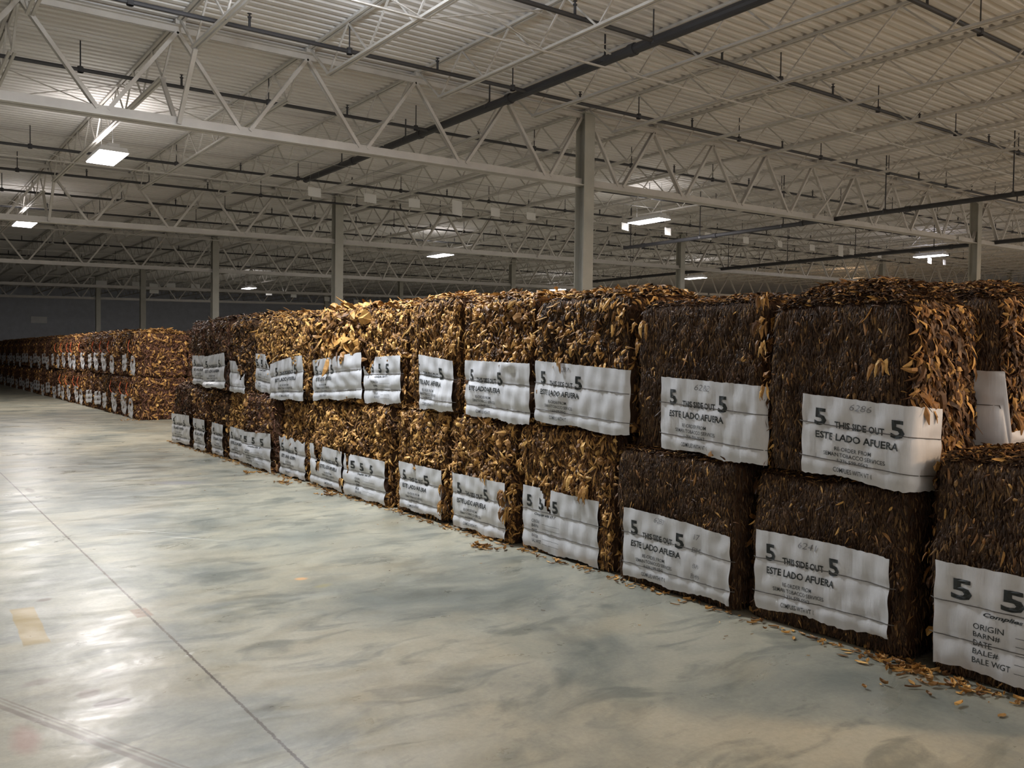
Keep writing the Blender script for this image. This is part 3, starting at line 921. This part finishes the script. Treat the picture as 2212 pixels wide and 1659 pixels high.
def bale(y0, y1, zb, h, spec, label, tone=('dark', 'mid'), style=FINE, seed=1, dx=0.0, dep=1.06, dome=0.10, faces=FACES, density=1.0, n=34, amp=None, tufts=()):
    w = y1 - y0
    t = empty('tobacco_bale', (FRONT_X + dx + dep / 2, (y0 + y1) / 2, zb)); tag(t, label, 'bale', 'tobacco bales of the near stack')
    loc = None
    if spec:
        yl, yr, wrap, a, b, c, e, kind, note = spec[:9]; opt = spec[9] if len(spec) > 9 else {}
        s1 = (y1 - yr) + wrap
        loc = (y1 - yl, s1, a - zb, b - zb, c - zb, e - zb, kind, note, opt)
    me = body_mesh(w, dep, h, seed, dome, tone, style, faces, in_sheet(w, loc) if loc else None, density, n, amp or (0.028 if style in (FINE, END) else 0.055))
    link_mesh('leaf_body', me, t)
    if loc: sheet_parts(t, w, dep, loc, seed)
    for i, (ty, tz, n, sz) in enumerate(tufts): tuft(t, -dep / 2 - 0.04, ty - (y0 + y1) / 2, tz - zb, n, seed * 7 + i, sz)
    return t


def lab(layer, k, rest):
    return f'{layer}-layer near-stack bale, {ORD[k]} from right, {rest}'


# lower layer of the near stack, right to left
LOW = [
    (1.10, 2.17, 1.13, (2.10, 1.15, 0, .60, .60, .07, .07, 'B', None, {'sx': 1.5}), 'bare on top, form sheet cut by frame', ('dark', 'mid'), FINE, {}),
    (2.26, 3.31, .93, (3.22, 2.34, 0, .565, .555, .085, .11, 'A', '6241', {'flare': 0.35, 'bow': 0.01}), 'wide curling white sheet, printed', ('dark', 'mid'), FINE, {}),
    (3.36, 4.47, .96, (4.33, 3.48, .10, .545, .49, .05, .055, 'A', [('6283', .30, .10, .05, .12), ('17', .66, .05, .12, .20), ('BM', .64, .07, .32, .39), ('BR', .65, .05, .55, .61), ('BM9', .63, .08, .70, .77)], {'bow': 0.015}), 'bowed sheet with marker notes', ('dark', 'mid'), FINE, {}),
    (4.52, 5.68, 1.05, (5.59, 4.66, .0, .545, .53, .03, .02, 'B', None, {'tear': ((.325, .065, .42, .12),)}), 'three fives, sheet torn open in a wedge', ('mid', 'gold'), MIX, dict(tufts=((4.8, .62, 9, .09), (5.0, .68, 6, .08), (5.62, .75, 7, .07), (4.85, .98, 8, .07)))),
    (5.72, 6.76, 1.06, (6.61, 5.79, .0, .53, .53, .04, .03, 'A', None, {}), 'printed sheet, leaf tuft at its right', ('mid', 'gold'), CURLY, dict(tufts=((5.82, .44, 16, .11), (5.78, .30, 10, .09), (6.1, .58, 6, .07)))),
    (6.80, 7.82, 1.07, (7.66, 6.84, .0, .53, .52, .05, .05, 'A', None, {}), 'clean upright printed sheet', ('mid', 'gold'), CURLY, dict(tufts=((6.82, .2, 14, .09), (6.85, .35, 8, .08), (7.3, .6, 6, .07)))),
    (7.86, 8.92, 1.07, (8.87, 7.90, .0, .50, .50, .03, .03, 'B', None, {'tear': ((.12, .05, .55, .05),), 'sx': 1.3, 'tx': .12, 'bulge': ((.1, .5, .1, .5, .03),)}), 'rumpled sheet with creased left edge', ('mid', 'gold'), CURLY, {}),
    (8.95, 9.97, 1.07, (9.86, 8.98, .0, .53, .50, .04, .03, 'A', None, {'tear': ((.28, .16, .75, -.1),), 'tx': .22}), 'sheet torn to leaves at left', ('mid', 'gold'), CURLY, dict(tufts=((9.6, .3, 10, .07), (8.97, .2, 8, .08)))),
    (10.0, 10.98, 1.04, (10.93, 10.1, .0, .53, .50, .02, .03, 'A', None, {'torn_top': 1.0}), 'sheet crumpled along the floor', ('mid', 'gold'), CURLY, {}),
    (11.02, 12.20, 1.04, (12.18, 11.05, .0, .50, .55, .05, .02, 'B', None, {'sx': 1.9, 'bulge': ((.3, .6, .2, .2, .05),)}), 'wide sheet with three large fives', ('red', 'mid'), CURLY, {}),
    (12.23, 13.11, 1.05, (12.95, 12.28, .0, .52, .50, .03, .03, 'A', None, {}), 'narrow sheet half behind its neighbour', ('mid', 'gold'), CURLY, {}),
    (13.14, 13.94, 1.05, (13.72, 13.18, .0, .53, .52, .03, .03, 'A', None, {}), 'narrow smooth sheet', ('dark', 'mid'), CURLY, {}),
    (13.97, 14.84, 1.05, (14.62, 14.02, .0, .54, .54, .03, .03, 'A', None, {}), 'sheet framed by dark leaf', ('red', 'mid'), CURLY, {}),
    (14.87, 16.02, 1.05, (16.0, 14.92, .0, .54, .56, .03, .05, 'A', None, {'sx': 1.4}), 'at the left end, protruding below', ('red', 'dark'), CURLY, {}),
]
for i, (a, b, h, sp, lb, tone, st, kw) in enumerate(LOW):
    bale(a, b, 0.0, h, sp, lab('lower', i, lb), tone, st, seed=10 + i, dome=0.03, density=1.0 if i < 8 else 0.8, dx=[0, .02, -.03, .03, 0, .02, -.02, 0, .03, -.05, .03, .0, -.02, 0][i], **kw)
HI = [
    (2.28, 3.19, .95, .985, (2.90, 2.28, .30, 1.425, 1.36, .975, .90, 'A', '6286', {'sx': 1.08, 'puff': 0.35}), 'crowned end bale with sheet round its corner', ('dark', 'mid'), END, dict(dome=0.155, faces=FACES_END, density=1.2, dep=0.76, tufts=((3.18, 2.0, 12, .06), (3.19, 1.86, 10, .07), (3.19, 1.72, 9, .06), (3.17, 1.45, 6, .05), (2.4, 1.62, 7, .07)))),
    (3.23, 4.33, .98, 1.02, (4.04, 3.30, .12, 1.495, 1.455, 1.005, .955, 'A', '6282', {}), 'dark leaf over a crisp printed sheet', ('dark', 'mid'), FINE, dict(dome=0.05, tufts=((4.22, 1.86, 9, .07), (4.25, 1.72, 6, .06), (3.6, .99, 3, .07)))),
    (4.37, 5.47, 1.07, 1.03, (5.41, 4.42, .08, 1.595, 1.535, 1.10, 1.05, 'A', '6287', {'bulge': ((.25, .55, .15, .2, .025),)}), 'glossy creased sheet, dark leaf', ('dark', 'gold'), MIX, dict(dome=0.06, tufts=((5.42, 1.78, 6, .07), (5.1, 1.62, 4, .08)))),
    (5.51, 6.60, 1.07, 1.07, (6.45, 5.56, .05, 1.59, 1.57, 1.09, 1.05, 'A', None, {'bulge': ((.2, .5, .1, .3, .02), (.75, .05, .1, .08, .03))}), 'shiny sheet folded at the right', ('mid', 'gold'), CURLY, dict(dome=0.04)),
    (6.64, 7.58, 1.08, 1.10, (7.30, 6.68, .0, 1.64, 1.58, 1.10, 1.09, 'A', None, {'tx': -.12, 'bulge': ((.7, .8, .3, .15, .04),)}), 'sheet folded over itself, pale crown', ('mid', 'gold'), MIX, dict(dome=0.05, tufts=((6.7, 1.9, 6, .08), (6.68, 1.72, 5, .09)))),
    (7.62, 8.50, 1.08, 1.06, (8.47, 7.66, .0, 1.60, 1.63, 1.10, 1.12, 'B', None, {'tx': .12, 'tear': ((.12, .2, .45, .0),), 'bulge': ((.3, .5, .08, .1, .04),)}), 'ragged sheet torn at upper left', ('mid', 'gold'), CURLY, dict(dome=0.06)),
    (8.54, 9.78, 1.08, 1.05, (9.77, 8.52, .0, 1.56, 1.66, 1.07, 1.14, 'A', None, {'bulge': ((.8, .3, .2, .25, .03),)}), 'widest sheet, large golden leaves above', ('mid', 'gold'), BOLD, dict(dome=0.07)),
    (9.82, 11.10, 1.05, 1.07, (11.1, 10.02, .0, 1.49, 1.62, 1.02, 1.05, 'A', None, {'sx': 1.5, 'tx': .05, 'bow': 0.02}), 'bulging sheet tilted to the left', ('mid', 'gold'), CURLY, dict(dome=0.07)),
    (11.14, 12.0, 1.05, 1.07, (11.88, 11.18, .0, 1.64, 1.62, 1.12, 1.06, 'B', None, {'tear': ((.8, .25, .5, .0),)}), 'sheet torn away at its right', ('mid', 'gold'), CURLY, dict(dome=0.09)),
    (12.04, 12.98, 1.06, 1.08, (12.95, 12.30, .0, 1.53, 1.50, 1.05, 1.05, 'A', None, {'text': False, 'tear': ((.8, .35, .6, .0),), 'bulge': ((.5, .8, .3, .2, .05),)}), 'crumpled plain scrap of sheet', ('dark', 'mid'), CURLY, dict(dome=0.09)),
    (13.02, 14.08, 1.06, 1.10, (14.1, 13.05, .0, 1.58, 1.65, 1.08, 1.10, 'A', None, {'sx': 1.5, 'bulge': ((.4, .95, .4, .1, .05),)}), 'broad sheet sagging at the bottom', ('red', 'dark'), CURLY, dict(dome=0.08)),
    (14.12, 15.04, 1.06, 1.06, (14.82, 14.14, .0, 1.60, 1.60, 1.12, 1.12, 'A', None, {'sx': 1.2}), 'at the left end, dark red leaf', ('red', 'dark'), CURLY, dict(dome=0.06)),
]
for i, (a, b, zb, h, sp, lb, tone, st, kw) in enumerate(HI):
    bale(a, b, zb, h, sp, lab('upper', i, lb), tone, st, seed=40 + i, dx=[0, .03, .0, .02, .03, .02, -.01, -.04, .04, .03, -.02, .02][i], **kw)
# second line, of which the near end shows
bale(2.28, 3.3, 0.0, .96, None, 'lower bale of the second line, dark, right behind the right end of the near stack', ('dark', 'mid'), FAR, 70, dx=1.12, dome=0.03)
bale(2.14, 3.2, .97, 1.03, (3.08, 2.16, .85, 1.58, 1.56, 1.04, 1.02, 'A', None, {'text': False, 'side_top': 0.27, 'puff': .6}), 'upper bale of the second line, at the right edge behind the end bale', ('dark', 'mid'), END, 71, dx=0.74, dome=0.12, faces=FACES_END, density=1.4)
bale(1.0, 2.0, 0.0, .98, None, 'lower bale of the second line, behind the bare-topped bale at the right edge', ('dark', 'mid'), FAR, 72, dx=1.12, dome=0.03)

# ---------------------------------------------------------------- the far block
FX, FY, FP = 5.2, 21.8, 1.08


def far_proto(seed, tone, strip, ribbon, narrow):
    t = empty('tobacco_bale', (0, 0, 0))
    w = 1.03
    me = body_mesh(w, 1.06, 1.06, seed, 0.08, tone, FAR, FACES_END, None, 1.0, 18, 0.055); link_mesh('leaf_body', me, t)
    s0, s1 = strip
    F = Face(w, 1.06, 0.055); V = []; Q = []; n, nz = 8, 14
    r = np.random.default_rng(seed)
    for j in range(nz + 1):
        for i in range(n + 1):
            fu, fv = i / n, j / nz; q = s0 + (s1 - s0) * fu + 0.008 * math.sin(fv * 9 + seed)
            q += 0.05 * math.sin(fv * 3 + seed * 1.7) * (1 - fu); V.append(F.at(q, 0.50 + 0.08 * math.sin(seed * 2.3) - (0.44 + 0.05 * math.sin(seed)) * fv + 0.02 * math.sin(fu * 5 + seed), 0.016 * abs(math.sin(fv * 8.5 + 0.6)) + 0.012 * math.sin(fu * 9 + fv * 4)))
    for j in range(nz):
        for i in range(n): a = j * (n + 1) + i; Q.append((a, a + n + 1, a + n + 2, a + 1))
    sh = link_mesh('cover_sheet', mesh_np('cover_sheet', V, Q, [M_SHEET], smooth=True), t)
    if ribbon:
        q = (s0 + s1) / 2; m = MB(); pts = []
        for k in range(7):
            u = k / 6; p = F.at(q - 0.10 + 0.16 * u + 0.03 * math.sin(u * 5), 0.86 - 0.28 * u, 0.07 + 0.05 * math.sin(u * 3.1)); pts.append(p)
        for a, b in zip(pts, pts[1:]): m.bar(a, b, 0.11, 0.006, (0.3, 1, 0))
        link_mesh('ribbon', m.mesh('ribbon', M_RIBBON), t)['label'] = 'orange ribbon'
    return t


def copy_tree(o):
    c = o.copy(); COL.objects.link(c)
    for ch in o.children:
        d = ch.copy(); COL.objects.link(d); d.parent = c
    return c


PROT = [far_proto(101, ('red', 'gold'), (.10, .5), True, False), far_proto(102, ('red', 'mid'), (.25, .75), True, False),
        far_proto(103, ('red', 'dark'), (.2, .85), False, False), far_proto(104, ('dark', 'mid'), (.35, .8), False, False), far_proto(105, ('red', 'mid'), (.1, .9), False, False)]
used = set()


def place_far(p, loc, label, group):
    o = PROT[p] if p not in used else copy_tree(PROT[p]); used.add(p)
    o.location = loc; tag(o, label, 'bale', group)
    return o


seqU = [0, 3, 0, 1, 1, 3, 1, 0, 1, 1, 0, 3, 2, 4, 2, 4, 2, 4, 4, 2, 4, 2, 4, 2, 4, 2, 4, 2]
seqL = [0, 1, 1, 3, 4, 4, 0, 1, 1, 0, 3, 2, 4, 2, 4, 4, 2, 4, 2, 4, 2, 4, 2, 4, 2, 4, 2, 4]
for k in range(28):
    for lay, seq in (('upper', seqU), ('lower', seqL)):
        z = 1.07 if lay == 'upper' else 0.0
        p = seq[k]; rb = 'with an orange ribbon' if p in (0, 1) else 'without ribbon'
        if k < 12: lb = f'{lay}-layer bale of the far stack, {ORD[k]} from its near end, {rb}'; gr = 'bales of the far stack'
        else: lb = f'plain {lay}-layer bale in the dim farthest stretch of the far stack'; gr = f'dim {lay} bales of the far stack'
        place_far(p, (FX + 0.53 + random.uniform(-.04, .04), FY + 0.52 + FP * k, z), lb, gr)
for lay, z in (('upper', 1.07), ('lower', 0.0)):
    place_far(2 if lay == 'upper' else 4, (FX + 0.53 + 1.10, FY + 0.55, z), f'{lay} bale of the far stack\'s second line, half behind the near stack', 'bales of the far stack')

# ---------------------------------------------------------------- leaf litter on the floor
def litter():
    r = np.random.default_rng(5); V = []; Q = []
    def leaf(x, y, L, W, a, lift):
        ca, sa = math.cos(a), math.sin(a); b = len(V)
        for i, (u, p) in enumerate(((-.5, .2), (-.15, .9), (.2, .8), (.5, .1))):
            for k in (-1, 0, 1):
                dx, dy = u * L, k * W * p / 2
                V.append((x + dx * ca - dy * sa, y + dx * sa + dy * ca, 0.004 + lift * (abs(k) * 0.6 + abs(u))))
        for i in range(3):
            for k in range(2): o = b + i * 3 + k; Q.append((o, o + 1, o + 4, o + 3))
    for _ in range(750):
        y = r.uniform(1.2, 16.3); x = 4.36 - abs(r.normal(0, 0.055)); leaf(x, y, r.uniform(.02, .07), r.uniform(.008, .03), r.uniform(0, 6.3), r.uniform(0, .02))
    for (cx, cy, n, sp) in ((4.1, 5.8, 26, .05), (4.2, 9.0, 14, .06), (4.12, 10.15, 16, .05), (4.1, 11.3, 14, .06), (4.35, 2.2, 60, .09), (4.25, 1.95, 30, .12), (5.0, 21.9, 30, .15)):
        for _ in range(n): leaf(cx + r.normal(0, sp), cy + r.normal(0, sp * 1.6), r.uniform(.03, .10), r.uniform(.012, .04), r.uniform(0, 6.3), r.uniform(0, .03))
    for _ in range(60): leaf(4.3 - abs(r.normal(0, .5)), r.uniform(1.3, 15), r.uniform(.01, .03), r.uniform(.005, .012), r.uniform(0, 6.3), .004)
    me = mesh_np('leaf_litter', V, Q, [M_LEAF['gold']]); return link_mesh('leaf_litter', me)


tag(litter(), 'loose tobacco leaf scraps strewn along the foot of the near stack', 'leaf litter', kind='stuff')
